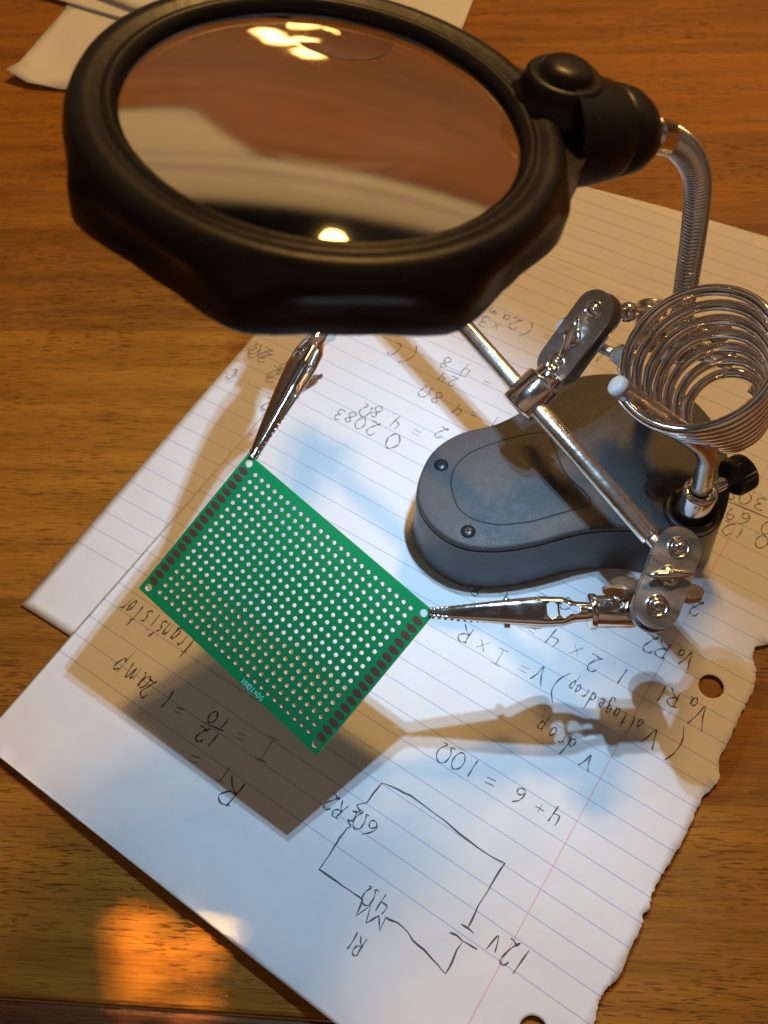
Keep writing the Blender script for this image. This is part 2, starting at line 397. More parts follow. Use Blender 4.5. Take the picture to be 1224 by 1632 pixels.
# plain sheets far left at the top
c1 = [(-401.6, 208.9), (-388.0, 209.6), (-356.1, 222.6), (-240, 272), (-285, 400), (-345, 420), (-430, 330), (-416, 262)]
c1 = [un((15,126)), un((47,140)), un((100,146)), un((150,146))]
o1 = [(p.x, p.y) for p in c1] + [(-268, 258), (-330, 420), (-470, 350), tuple(un((105, 17)))[:2], tuple(un((36, 112)))[:2]]
def zP(x, y):
    d = math.hypot(x-c1[0].x, y-c1[0].y); return .6 + 4.5*ss((26-d)/26) + hz(x, y, 2)*.8+.4
s1 = sheet('plain_sheet', o1, [], zP, M['plain'], 9)
tag(s1, 'white paper sheet with a curled pointed corner, lying at the far left of the table', 'paper')
q = [un((60, -12)), un((205, 26)), un((420, 70)), un((735, 58)), un((760, -10))]
o2 = [(-445, 262), (q[1].x, q[1].y), (-300, 305), (q[3].x, q[3].y), (-228, 378), (-250, 560), (-520, 520)]
o2 = [tuple(un((60, -4)))[:2], tuple(un((200, 38)))[:2], (-330, 300), (q[3].x, q[3].y), (q[4].x, q[4].y), (-255, 470), (-330, 760), (-760, 720), (-700, 420)]
s2 = sheet('plain_sheet', o2, [], lambda x, y: 2.6+hz(x, y, 4), M['plain'], 12)
tag(s2, 'large white paper sheet behind the magnifier, reaching the far end of the table', 'paper')
o3 = [tuple(un((128, -6)))[:2], tuple(un((232, 34)))[:2], (-340, 322), (-262, 378), (-300, 480), (-390, 720), (-740, 640)]
s3 = sheet('plain_sheet', o3, [], lambda x, y: 5.2+hz(x, y, 5), M['plain'], 12)
tag(s3, 'white paper sheet topmost on the pile at the far left, above a grey shadow gap', 'paper')

# ---------------------------------------------------------------- handwriting: strokes drawn on the paper
def ribbon(mb, pts, wd, zf):
    P = [V((p[0], p[1])) for p in pts]
    if len(P) < 2: return
    vs = []; n = len(P); ph = random.uniform(0, 6)
    for i, p in enumerate(P):
        d = (P[min(i+1, n-1)]-P[max(i-1, 0)])
        if d.length < 1e-6: d = V((1, 0))
        d.normalize(); nn = V((-d.y, d.x)); ww = wd*.5*(.8+.3*math.sin(i*.9+ph)); 
        if i in (0, n-1): ww *= .55
        for s in (-1, 1): q = p+nn*(s*ww); vs.append(V((q.x, q.y, zf(q.x, q.y)+.07)))
    mb.add(vs, [(2*i, 2*i+1, 2*i+3, 2*i+2) for i in range(n-1)], 0, True)
G = {
 '0': [[(.5,1),(.15,.8),(.05,.4),(.3,.02),(.6,.05),(.8,.45),(.7,.85),(.45,1.0)]],
 '1': [[(.3,1),(.22,.5),(.18,0)]],
 '2': [[(.05,.75),(.2,1),(.5,.98),(.6,.75),(.35,.35),(.12,.05),(.02,.02),(.15,.14),(.4,.04),(.72,.05)]],
 '3': [[(.05,.9),(.35,1),(.6,.82),(.45,.58),(.25,.52),(.5,.48),(.65,.25),(.45,.02),(.05,.08)]],
 '4': [[(.1,.95),(.05,.45),(.55,.42)],[(.55,.95),(.5,.5),(.45,-.05)]],
 '5': [[(.65,.98),(.15,.95),(.1,.55),(.5,.6),(.65,.3),(.4,.02),(.05,.08)]],
 '6': [[(.6,1),(.2,.7),(.05,.3),(.25,.02),(.55,.1),(.55,.38),(.3,.45),(.08,.25)]],
 '7': [[(.05,.95),(.6,.95),(.4,.5),(.25,0)]],
 '8': [[(.55,.85),(.3,1),(.1,.8),(.35,.55),(.6,.25),(.35,0),(.08,.2),(.3,.5),(.55,.7),(.55,.88)]],
 '9': [[(.6,.75),(.35,1),(.1,.75),(.3,.5),(.6,.65),(.55,.3),(.45,0)]],
 'b': [[(.15,1),(.12,.5),(.1,.05),(.4,.0),(.6,.25),(.4,.5),(.12,.4)]],
 '.': [[(.1,.0),(.18,.06)]], "'": [[(.1,.6),(.2,.9)]],
 '=': [[(.05,.62),(.65,.66)],[(.05,.35),(.65,.38)]],
 '+': [[(.35,.75),(.33,.2)],[(.05,.48),(.65,.5)]],
 '*': [[(.1,.75),(.6,.2)],[(.6,.78),(.1,.18)]],
 'O': [[(.05,.02),(.25,.04),(.08,.4),(.15,.85),(.45,1),(.75,.8),(.75,.4),(.55,.05),(.8,.02)]],   # ohm sign
 'V': [[(.0,1),(.2,.5),(.33,0),(.5,.5),(.72,.95)]],
 'v': [[(.0,.65),(.25,.0),(.55,.7)]],
 'R': [[(.12,.98),(.1,.5),(.08,0)],[(.0,.9),(.4,1),(.65,.78),(.4,.5),(.1,.48),(.4,.3),(.7,0)]],
 'I': [[(.35,1),(.33,0)],[(.05,1),(.65,1)],[(.05,0),(.65,.02)]],
 'T': [[(.35,1),(.33,0)],[(0,.98),(.7,1)]],
 '(': [[(.5,1.25),(.15,.8),(.1,.3),(.4,-.2)]], ')': [[(.1,1.25),(.5,.8),(.5,.3),(.15,-.2)]],
 'd': [[(.5,.3),(.25,.42),(.08,.2),(.25,0),(.5,.15)],[(.6,1),(.52,.4),(.58,0)]],
 'r': [[(.1,.42),(.12,0)],[(.12,.3),(.3,.45),(.45,.4)]],
 'o': [[(.3,.45),(.08,.25),(.25,0),(.48,.15),(.42,.4),(.28,.46)]],
 'p': [[(.12,.45),(.1,-.4)],[(.12,.35),(.4,.45),(.5,.2),(.3,0),(.1,.1)]],
 'l': [[(.2,1),(.15,.3),(.25,0)]], 't': [[(.25,.85),(.2,.2),(.35,0)],[(.02,.55),(.45,.58)]],
 'a': [[(.45,.35),(.25,.45),(.05,.2),(.22,0),(.45,.2),(.47,.42),(.45,.1),(.6,0)]],
 'g': [[(.45,.35),(.2,.42),(.08,.15),(.3,.02),(.45,.3),(.42,-.3),(.2,-.42),(.05,-.25)]],
 'e': [[(.08,.2),(.45,.25),(.4,.42),(.2,.42),(.08,.15),(.25,0),(.5,.08)]],
 's': [[(.45,.42),(.15,.4),(.2,.25),(.42,.12),(.2,0),(.02,.06)]],
 'i': [[(.15,.45),(.15,0)],[(.18,.62),(.2,.68)]], 'n': [[(.08,.45),(.1,0)],[(.1,.3),(.3,.45),(.45,.3),(.5,0)]],
 'm': [[(.05,.45),(.08,0)],[(.08,.3),(.22,.45),(.32,.1),(.45,.45),(.6,.35),(.65,0)]],
 'X': [[(0,.9),(.6,0)],[(.6,.95),(.05,.02)]], 'c': [[(.5,.85),(.2,1),(.05,.6),(.2,.1),(.55,.1)]],
 'M': [[(0,0),(.05,1),(.35,.4),(.65,1),(.7,0)]], 'x': [[(.05,.5),(.5,0)],[(.5,.5),(.02,.02)]],
}
def write(mb, s, a, b, h, wd=.42, zf=zB, jit=.05, smooth=True, local=None):
    A = local(a) if local else un(a, 1.2); B = local(b) if local else un(b, 1.2)
    ex = V((B.x-A.x, B.y-A.y)); Ln = ex.length; ex.normalize(); ey = V((-ex.y, ex.x))
    adv = Ln/max(len(s), 1)
    for i, ch in enumerate(s):
        if ch == ' ' or ch not in G: continue
        jx, jy = random.uniform(-jit, jit)*h, random.uniform(-jit, jit)*h; sh = random.uniform(-.05, .15)
        for st in G[ch]:
            pts = [V((p[0]+random.uniform(-jit, jit)*.7, p[1]+random.uniform(-jit, jit)*.7)) for p in st]
            if smooth and len(pts) > 2: pts = catmull(pts, 5)
            wch = min(adv/ .82, h*.95)
            W = [V((A.x, A.y)) + ex*(i*adv + p.x*wch*.95 + p.y*sh*h*.5 + jx) + ey*(p.y*h + jy) for p in pts]
            ribbon(mb, W, wd, zf)
def pxline(mb, pts, sc=None, org=(0, 0), wd=.42, n=4, zf=zB):
    P = [(p[0]/sc+org[0], p[1]/sc+org[1]) if sc else p for p in pts]
    W = [un(p, 1.3) for p in P]; W = [V((p.x, p.y)) for p in W]
    out = []
    for a, b in zip(W, W[1:]):
        k = max(2, int((b-a).length/2.5))
        for i in range(k): out.append(a+(b-a)*(i/k)+V((random.uniform(-.08, .08), random.uniform(-.08, .08))))
    out.append(W[-1]); ribbon(mb, out, wd, zf)
o = MB(); z2 = dict(sc=2.782, org=(460, 1160), wd=.5)
pxline(o, [(415,242),(480,270),(540,300),(610,350),(690,410),(760,470),(830,525),(900,570),(958,600),(920,660),(880,730),(840,790),(815,850),(795,885)], **z2)
pxline(o, [(765,870),(795,888),(822,912)], **z2)
pxline(o, [(712,907),(745,920),(770,945),(800,960),(835,982)], **z2)
pxline(o, [(768,950),(745,985),(725,1040),(695,1090),(660,1050),(600,985),(550,940),(525,900),(480,862),(440,848),(432,838),(404,900),(399,832),(345,866),(364,786),(300,834),(328,762),(290,735),(240,700),(190,665),(135,627),(165,585),(200,530),(225,490),(262,440),(275,440),(262,405),(283,412),(302,378),(285,368),(318,372),(300,340),(345,332),(375,290),(415,242)], **z2)
o.build('circuit_diagram', M['ink'], pB)
o = MB()
write(o, 'R1', (562,1488), (584,1520), 0, .4) if False else None
write(o, '12', (845,1518), (812,1494), 7.0, .45); write(o, 'v', (800,1493), (780,1480), 6.5, .45); o.build('circuit_label', M['ink'], pB); o = MB()
write(o, 'R1', (586,1497), (560,1480), 5.2); write(o, '4O', (624,1432), (588,1408), 5.0); o.build('circuit_label', M['ink'], pB); o = MB()
write(o, '6O', (607,1312), (572,1288), 5.2); write(o, 'R2', (556,1285), (530,1260), 5.0)
o.build('circuit_label', M['ink'], pB)
o = MB()
write(o, '4', (900,1291), (880,1280), 5.5); write(o, '+', (875,1280), (850,1265), 5); write(o, '6', (840,1259), (818,1248), 5)
write(o, '=', (797,1238), (774,1226), 5); write(o, '1', (762,1214), (748,1206), 5.5); write(o, '0', (748,1205), (730,1195), 5.5); write(o, 'O', (728,1194), (706,1180), 6)
write(o, 'V', (950,1208), (920,1192), 5); write(o, 'drop', (922,1182), (858,1143), 6.4)
write(o, '(', (1094,1172), (1072,1160), 8); write(o, 'V', (1056,1167), (1030,1153), 6.2); write(o, 'oltage', (1028,1150), (955,1112), 6)
write(o, 'drop', (952,1106), (908,1080), 6.5); write(o, ')', (908,1082), (884,1068), 8)
write(o, 'V', (876,1068), (850,1054), 6.2); write(o, '=', (850,1060), (826,1046), 5); write(o, 'I', (812,1040), (790,1028), 5.5)
write(o, '*', (785,1022), (762,1010), 6); write(o, 'R', (758,1005), (732,990), 6)
write(o, '1.2', (1002,1070), (942,1038), 5.6); write(o, '*', (934,1030), (910,1018), 6); write(o, '4', (898,1012), (872,998), 6)
write(o, '=', (860,1000), (836,986), 4.5); write(o, '=', (878,945), (856,933), 4.5); write(o, '0', (915,958), (895,948), 4.5)
write(o, '4.8v', (818,948), (728,918), 5.2)
write(o, 'V', (1134,1130), (1104,1116), 7.5); write(o, 'a', (1114,1114), (1098,1106), 6); write(o, 'R1', (1086,1104), (1046,1084), 5.6)
write(o, 'V', (1110,1044), (1090,1034), 6); write(o, 'a', (1094,1036), (1080,1028), 5.5); write(o, 'R2', (1072,1026), (1028,1006), 6)
write(o, '9', (1106,946), (1088,938), 4); write(o, '2', (1122,962), (1090,948), 5.5)
o.build('voltage_notes', M['ink'], pB)
o = MB()
write(o, 'I', (448,1184), (400,1160), 7.5, .5); write(o, '=', (400,1166), (374,1152), 5.5, .6)
write(o, '12', (352,1170), (316,1152), 4.8, .5); write(o, '10', (368,1147), (334,1129), 3.9, .5)
pxline(o, [(357,1165),(338,1157),(320,1149)], wd=.5)
write(o, '12', (352,1158), (312,1140), 1.0, .01) if False else None
write(o, '=', (300,1124), (276,1112), 5, .5); write(o, "1.2", (280,1102), (236,1078), 6.2, .5); write(o, 'amp', (244,1078), (188,1040), 10.5, .5)
write(o, 'R', (392,1248), (360,1226), 8.2, .5); write(o, 'T', (372,1226), (344,1210), 5, .5); write(o, '=', (326,1202), (300,1188), 5.5, .5)
write(o, 'transistor', (312,1018), (200,948), 9.5, .5); pxline(o, [(236,1014),(246,1006)], wd=.8)
o.build('current_notes', M['ink'], pB)
o = MB()
write(o, '0', (645,696), (610,684), 7, .55); write(o, '.', (617,680), (606,676), 5, .5); write(o, '2', (606,676), (586,668), 6, .45); write(o, '0', (586,670), (568,662), 5, .45)
write(o, '8', (570,660), (554,652), 5, .45); write(o, '3', (553,656), (534,648), 5, .45)
write(o, '=', (678,683), (652,670), 6, .5); write(o, '4.', (645,668), (616,652), 6, .45); write(o, '8', (612,652), (594,642), 5.5, .45); write(o, 'O', (596,652), (576,640), 5.5, .45)
write(o, '4.8', (754,585), (708,566), 5.5, .42); write(o, '24', (728,594), (696,578), 5.5, .42) if False else write(o, '24', (732,604), (698,590), 4.4, .42)
pxline(o, [(742,601),(724,594),(706,587)], wd=.4)
write(o, '=', (786,606), (766,598), 5, .42); write(o, '=', (768,654), (748,646), 5, .42)
write(o, '4.8O', (742,648), (676,612), 5.5, .42); write(o, 'T', (800,668), (782,660), 5, .42); write(o, '2', (716,684), (700,676), 5, .42)
o.build('resistance_notes', M['pencil'], pB); o = MB()
write(o, '(2am', (852,520), (780,488), 6, .42); write(o, '*3', (802,516), (766,502), 5.5, .42); write(o, '=', (882,532), (866,526), 5, .42)
write(o, 'Rp1', (1004,580), (946,556), 5.5, .42)
o.build('resistance_notes', M['pencil'], pB); o = MB()
write(o, '7.2O', (470,576), (404,544), 5.5, .42); write(o, '.', (460,572), (455,568), 5); write(o, '2', (450,590), (428,578), 6, .4); write(o, 'c', (382,592), (362,580), 5.5, .42); o.build('resistance_notes', M['pencil'], pB); o = MB(); write(o, '2', (440,640), (418,630), 5.5, .42); o.build('resistance_notes', M['pencil'], pB); o = MB()
write(o, '(c', (668,560), (624,538), 7.5, .42); pxline(o, [(655,555),(640,580),(620,592)], wd=.4) if False else None
o.build('resistance_notes', M['pencil'], pB); o = MB()
write(o, '0.125', (1228,858), (1132,820), 5.2, .45); write(o, '0.693', (1238,838), (1138,796), 5.2, .45); write(o, '308', (1224,796), (1156,770), 5.4, .45)
pxline(o, [(1138,793),(1170,803),(1200,815),(1230,828)], wd=.45)
write(o, '=', (872,958), (852,948), .1, .01) if False else None
o.build('resistance_notes', M['pencil'], pB)

# ---------------------------------------------------------------- circuit board
PR = Matrix(((0.97845538, 0.18576554, 0.09009009), (-0.13533541, 0.90663511, -0.39962119), (-0.15591468, 0.37881913, 0.91224266)))
PT = V((-120.6914, 64.8534, 53.8909))
def pcb(a, b, h=0): return PT + PR @ V((a, -b, h))
board = thing('circuit_board', 'green perforated circuit board with rows of silver holes, gripped by two clips', 'circuit board', pcb(29.2, 21.6))
def cell_board():
    mb = MB(); T = 1.5; r = .62; rp_ = .80
    X0, X1, Y0, Y1 = -5.8, 64.2, -3.4, 46.6
    seg = 16
    def quad(pts, mi, h=0): mb.add([pcb(*p, h) for p in pts], [tuple(range(len(pts)))], mi, False)
    for side_h in (0, -T):
        for i in range(24):
            for j in range(18):
                cx, cyy = i*2.54, j*2.54; hs = 1.27
                sq = []; ri = []; ro = []
                for k in range(seg):
                    th = math.tau*k/seg; c, s = math.cos(th), math.sin(th); m_ = hs/max(abs(c), abs(s))
                    sq.append((cx+c*m_, cyy+s*m_)); ro.append((cx+c*rp_, cyy+s*rp_)); ri.append((cx+c*r, cyy+s*r))
                vs = [pcb(*p, side_h) for p in sq+ro] + [pcb(*p, side_h) for p in ri]
                mb.add(vs, [(k, (k+1) % seg, seg+(k+1) % seg, seg+k) for k in range(seg)], 0, False)
                mb.add(vs, [(seg+k, seg+(k+1) % seg, 2*seg+(k+1) % seg, 2*seg+k) for k in range(seg)], 1, False)
                if side_h == 0:
                    a = [pcb(*p, 0) for p in ri] + [pcb(*p, -T) for p in ri]
                    mb.add(a, [(k, (k+1) % seg, seg+(k+1) % seg, seg+k) for k in range(seg)], 2, True)
        # rim strips round the hole field, with a mounting hole in each corner
        gx0, gx1, gy0, gy1 = -1.27, 23*2.54+1.27, -1.27, 17*2.54+1.27
        quad([(gx0, Y0), (gx1, Y0), (gx1, gy0), (gx0, gy0)], 0, side_h)
        quad([(gx0, gy1), (gx1, gy1), (gx1, Y1), (gx0, Y1)], 0, side_h)
        for (xa, xb, ch) in ((X0, gx0, -3.6), (gx1, X1, 62.0)):
            ya, yb = Y0, Y1
            # corner squares with holes, middle plain
            cs = 4.6
            quad([(xa, ya+cs), (xb, ya+cs), (xb, yb-cs), (xa, yb-cs)], 0, side_h)
            for (y_a, y_b, hy) in ((ya, ya+cs, ya+2.1), (yb-cs, yb, yb-2.1)):
                ring = []; sq = []
                for k in range(24):
                    th = math.tau*k/24; c, s = math.cos(th), math.sin(th)
                    ring.append((ch+c*1.05, hy+s*1.05))
                    tx = ((xb-ch) if c > 0 else (xa-ch))/c if abs(c) > 1e-6 else 1e9
                    ty = ((y_b-hy) if s > 0 else (y_a-hy))/s if abs(s) > 1e-6 else 1e9
                    m_ = min(tx, ty); sq.append((ch+c*m_, hy+s*m_))
                # add exact corners by snapping the nearest boundary points
                for X_, Y_ in ((xa, y_a), (xb, y_a), (xb, y_b), (xa, y_b)):
                    kk = min(range(24), key=lambda q_: (sq[q_][0]-X_)**2+(sq[q_][1]-Y_)**2); sq[kk] = (X_, Y_)
                vs = [pcb(*p, side_h) for p in sq+ring]
                mb.add(vs, [(k, (k+1) % 24, 24+(k+1) % 24, 24+k) for k in range(24)], 0, False)
                if side_h == 0:
                    a = [pcb(*p, 0) for p in ring] + [pcb(*p, -T) for p in ring]
                    mb.add(a, [(k, (k+1) % 24, 24+(k+1) % 24, 24+k) for k in range(24)], 2, True)
    P = [(X0, Y0), (X1, Y0), (X1, Y1), (X0, Y1)]
    for k in range(4):
        a, b = P[k], P[(k+1) % 4]
        mb.add([pcb(*a, 0), pcb(*b, 0), pcb(*b, -T), pcb(*a, -T)], [(0, 1, 2, 3)], 3, False)
    return mb
cb = cell_board(); cb.build('board', [M['board'], M['dull'], M['tin'], M['fr4']], board)
for (cx, s) in ((-3.55, 1), (62.0, 1)):
    mb = MB()
    for j in range(17):
        cyy = 1.3+j*2.54
        ol = []
        for k in range(24):
            th = math.tau*k/24; ol.append(pcb(cx+1.62*math.cos(th), cyy+.93*math.sin(th), .03))
        prism(mb, ol, PR @ V((0, 0, 1)), .035)
    mb.build('edge_pads', M['dull'], board)
mb = MB()
def silk(mb, s, x0, y0, h):
    for i, ch in enumerate(s):
        for st in G[ch]:
            P_ = [V(p) for p in st]
            W = [(x0-i*h*.74-p.x*h*.75, y0+p.y*h) for p in P_]
            n = len(W); vs = []
            for q_ in range(n):
                a = V(W[max(q_-1, 0)]); b = V(W[min(q_+1, n-1)]); d = (b-a).normalized(); nn = V((-d.y, d.x))*.1
                for sg in (-1, 1): vs.append(pcb(W[q_][0]+nn.x*sg, W[q_][1]+nn.y*sg, .035))
            mb.add(vs, [(2*k, 2*k+1, 2*k+3, 2*k+2) for k in range(n-1)], 0, False)
silk(mb, '50*70MM', 43.0, 44.75, 1.55)
mb.build('printed_size', M['silk'], board)

# ---------------------------------------------------------------- the helping-hand stand
BO = un((900, 760), 0); BO.z = 0
st = thing('soldering_stand', 'chrome and black helping-hand stand with gooseneck magnifier and two clips, standing on the paper', 'helping hand', BO)
ZT = 25.0
rim = [(-87.6,97.0),(-91.5,107),(-91.8,116),(-88,125),(-80.5,133.5),(-75.5,143),(-73,152),(-68,163),(-58,171.5),(-45,176.5),(-32,176),(-19,168.5),(-9.5,156),(-5.2,143),(-5.6,134),(-11,128),(-19,124.8),(-27.5,120.8),(-38.2,113.0),(-48.5,101.5),(-58.0,93.4),(-68,89.2),(-79,90.6)]
rim = catmull([V((a, b, 0)) for a, b in rim], 6, True)
cen = V((-50, 130, 0))
def off(pts, d):
    n = len(pts); out = []
    for i in range(n):
        t = (pts[(i+1) % n]-pts[i-1]).normalized(); out.append(pts[i]+V((t.y, -t.x, 0))*d)
    return out
ar = sum(rim[i].x*rim[(i+1) % len(rim)].y-rim[(i+1) % len(rim)].x*rim[i].y for i in range(len(rim)))
sg = -1 if ar > 0 else 1           # inward sign
levels = [(1.6, .4), (1.9, 3), (1.0, 12), (.3, ZT-3.2), (.25, ZT-2.6), (-.35, ZT-2.4), (-.35, ZT-2.0), (.15, ZT-1.8), (.1, ZT-.9), (-.25, ZT-.3), (-.9, ZT)]
mb = MB(); n = len(rim); vs = []
for d, z in levels:
    z = z+1.4
    for p in off(rim, -sg*d): vs.append(V((p.x, p.y, z)))
fs = []
for j in range(len(levels)-1):
    for i in range(n): k = (i+1) % n; fs.append((j*n+i, j*n+k, (j+1)*n+k, (j+1)*n+i))
mb.add(vs[:4*n+n], [f for f in fs if f[0] < 4*n], 1, True)
mb.add(vs, [f for f in fs if f[0] >= 4*n], 0, True)
mb.add(vs, [tuple(range((len(levels)-1)*n, len(levels)*n)), tuple(range(n))[::-1]], 0, False)
merge(mb)
base = mb.build('base', [M['plastic'], M['side']], st, auto=50)
ZT += 1.4
M['groove'] = mat('groove shadow gap', (.008, .008, .01), .7)
mb = MB()
gpx = [(869,690),(835,693),(798,703),(768,713),(743,726),(728,741),(720,758),(719,775),(728,805),(742,820),(759,829),(793,836),(825,834),(855,829),(907,814),(935,806),(941,797),(930,782),(907,762),(893,738),(880,705)]
gp = catmull([un(p, ZT) for p in gpx], 5, True)
vsi = off(gp, .28); vso = off(gp, -.28); m_ = len(gp)
mb.add([V((p.x, p.y, ZT+.03)) for p in vsi+vso], [(i, (i+1) % m_, m_+(i+1) % m_, m_+i) for i in range(m_)], 0, False)
mb.build('battery_cover_seam', M['groove'], base)
for px in ((703, 741), (746, 847)):
    c = un(px, ZT); mb = MB()
    lathe(mb, c, (0, 0, 1), [(.02, 2.3), (.05, 2.3), (.35, 1.95), (.7, 1.2), (.78, .6), (.78, .0001)], 28)
    for a in (.4, .4+math.pi/2):
        d = V((math.cos(a), math.sin(a), 0)); e_ = V((-d.y, d.x, 0))
        prism(mb, [c+d*1.3+e_*.22+V((0, 0, .6)), c-d*1.3+e_*.22+V((0, 0, .6)), c-d*1.3-e_*.22+V((0, 0, .6)), c+d*1.3-e_*.22+V((0, 0, .6))], (0, 0, 1), .22, 1)
    mb.build('screw', [M['screw'], M['groove']], base)
# socket, collar and L-shaped holder rod
PB = un((1101, 815), ZT); PB.z = ZT
mb = MB(); lathe(mb, PB-V((0, 0, .4)), (0, 0, 1), [(0, 8.3), (1.6, 8.1), (2.1, 7.6), (2.1, 6.4), (.8, 5.9), (.5, 4)], 40)
mb.build('socket', M['side'], base)
mb = MB(); lathe(mb, PB, (0, 0, 1), [(.2, 5.1), (11.2, 5.1), (12.1, 4.8), (12.5, 4.1), (12.2, 3.1), (10, 2.9)], 40)
mb.build('collar', M['chrome'], st, auto=50)
ct = PB + V((0, 0, 12.3))
kp = un((1178, 756), PB.z+8.6); c0 = PB+V((0, 0, 8.6)); kd = (kp-c0).normalized()
mb = MB(); cyl(mb, c0+kd*3.5, kp-kd*2, 1.9, 24)
o = mb.build('thumbscrew', M['chrome'], st)
mb = MB(); segk = 96; vs = []; u, v_, a = frame_of(kd)
for t, rr in ((-3.4, 3.2), (-3.3, 5.2), (-2.6, 5.9), (2.0, 5.9), (2.6, 5.3), (2.7, 0.01)):
    for i in range(segk):
        th = math.tau*i/segk; r_ = rr - (.32 if (i % 4) < 2 and rr > 5.5 else 0); vs.append(kp+a*t+u*(r_*math.cos(th))+v_*(r_*math.sin(th)))
fs = [(j*segk+i, j*segk+(i+1) % segk, (j+1)*segk+(i+1) % segk, (j+1)*segk+i) for j in range(5) for i in range(segk)] + [tuple(range(segk))[::-1]]
mb.add(vs, fs, 0, True); mb.build('knurled_knob', M['knob'], o, auto=35)
RC1 = un((1130, 719), 57); RC2 = un((987, 617), 80)
d1 = (RC1-ct).normalized(); d2 = (RC2-RC1).normalized()
path = [ct-V((0, 0, 10)), ct+d1*2] + [RC1-d1*4.2, RC1-d1*3+d2*.2, RC1-d1*1.6+d2*1.0, RC1-d1*.6+d2*2.2, RC1+d2*3.8] + [RC1+d2*t for t in (8, 20, 30)] + [RC2]
mb = MB(); tube(mb, path, 2.75, 28); mb.build('holder_rod', M['brushed'], st, auto=60)
mb = MB(); lathe(mb, RC2-d2*1.0, d2, [(0, 2.78), (1.4, 2.85), (2.4, 2.7), (2.9, 2.1), (3.0, 0.01)], 28); mb.build('rod_end', M['glare_white'], st)  # end of the metal rod, LED glare painted on as white
# conical wire spring for the iron
C1 = un((1106, 563), 87); C0 = un((1161, 664), 47); ax = (C1-C0).normalized(); u, v_, _ = frame_of(ax)
turns = 7.6; pts = []; w0 = RC2-C1; TH0 = math.atan2(w0.dot(v_), w0.dot(u))-.15
nn_ = int(turns*48)
for i in range(nn_+1):
    t = i/nn_; th = TH0 + math.tau*turns*t
    s_ = 1-t; r_ = 10.2+(20.3-10.2)*(s_**.95); hgt = (C1-C0).length*s_
    pts.append(C0+ax*hgt+u*(r_*math.cos(th))+v_*(r_*math.sin(th)))
endp = pts[0]
q1 = RC2-d2*2+V((0, 0, 0)); start = [q1+d2*0, q1+(endp-q1)*.35, q1+(endp-q1)*.7]
mb = MB(); tube(mb, start+pts, 1.5, 14); mb.build('iron_holder_spring', M['wire'], st)
# rear post, bracket
P0 = un((1034, 652), ZT); P0.z = ZT-.5; PTOP = V((P0.x, P0.y, 66))
mb = MB(); cyl(mb, P0, PTOP, 3.0, 28); mb.build('post', M['brushed'], st)
b0 = un((1008, 538), 60); b1 = un((1168, 572), 60)
mb = MB(); cyl(mb, b0, b1, 2.6, 28); lathe(mb, b0+(b1-b0)*.72, b1-b0, [(0, 2.8), (.4, 3.2), (8, 3.2), (8.4, 2.8)], 40); mb.build('rear_bar', M['brushed'], st)
mb = MB(); ca, cb_ = un((1032, 556), 60), un((1040, 482), 66)
cyl(mb, ca, cb_, 4.6, 32, .8); cyl(mb, un((1070, 570), 57), un((1092, 508), 68), 5.2, 32, .8)
mb.build('rear_clamp', M['nickel'], st)
mb = MB(); cyl(mb, un((1098, 520), 66), un((1142, 528), 66), 3.0, 24); ball(mb, un((1146, 528), 66), 3.6); mb.build('clamp_screw', M['nickel'], st)
# gooseneck
gk = [((1084, 540), 62), ((1087, 500), 72), ((1094, 450), 84), ((1103, 390), 98), ((1110, 330), 112), ((1110, 280), 124), ((1094, 243), 134), ((1066, 222), 141), ((1036, 214), 145.5)]
gp = [un(p, z) for p, z in gk]; gl = catmull(gp, 24)
# resample evenly, ridge every 1.35 mm
cum = [0]
for a, b in zip(gl, gl[1:]): cum.append(cum[-1]+(b-a).length)
tot = cum[-1]; stp = 1.35/6; res = []; j = 0; s_ = 0
while s_ < tot:
    while cum[j+1] < s_: j += 1
    t = (s_-cum[j])/(cum[j+1]-cum[j]); res.append(gl[j].lerp(gl[j+1], t)); s_ += stp
prof6 = [2.2, 2.7, 3.15, 3.25, 3.15, 2.7]
mb = MB(); tube(mb, res, 3.2, 24, rf=lambda i, n: prof6[i % 6] if i < n-26 else 3.55)
mb.build('gooseneck', M['ridged'], st)

# crossbar with sleeve
BA = un((1046, 866), 51); BB0 = un((740, 520), 63); bd = (BB0-BA).normalized(); BL_ = 136; BB = BA+bd*BL_
M['bar'] = bump(mat('steel crossbar', (.70, .67, .63), .28, 1), 600, .00012, 4, (.18, .36), stretch=(1, 1, 1))
mb = MB(); cyl(mb, BA+bd*2, BB-bd*2, 2.65, 32, .5); cyl(mb, BA-bd*3.5, BA+bd*3, 1.9, 24, .3); cyl(mb, BB-bd*3, BB+bd*4, 1.9, 24, .3)
mb.build('crossbar', M['bar'], st, auto=50)

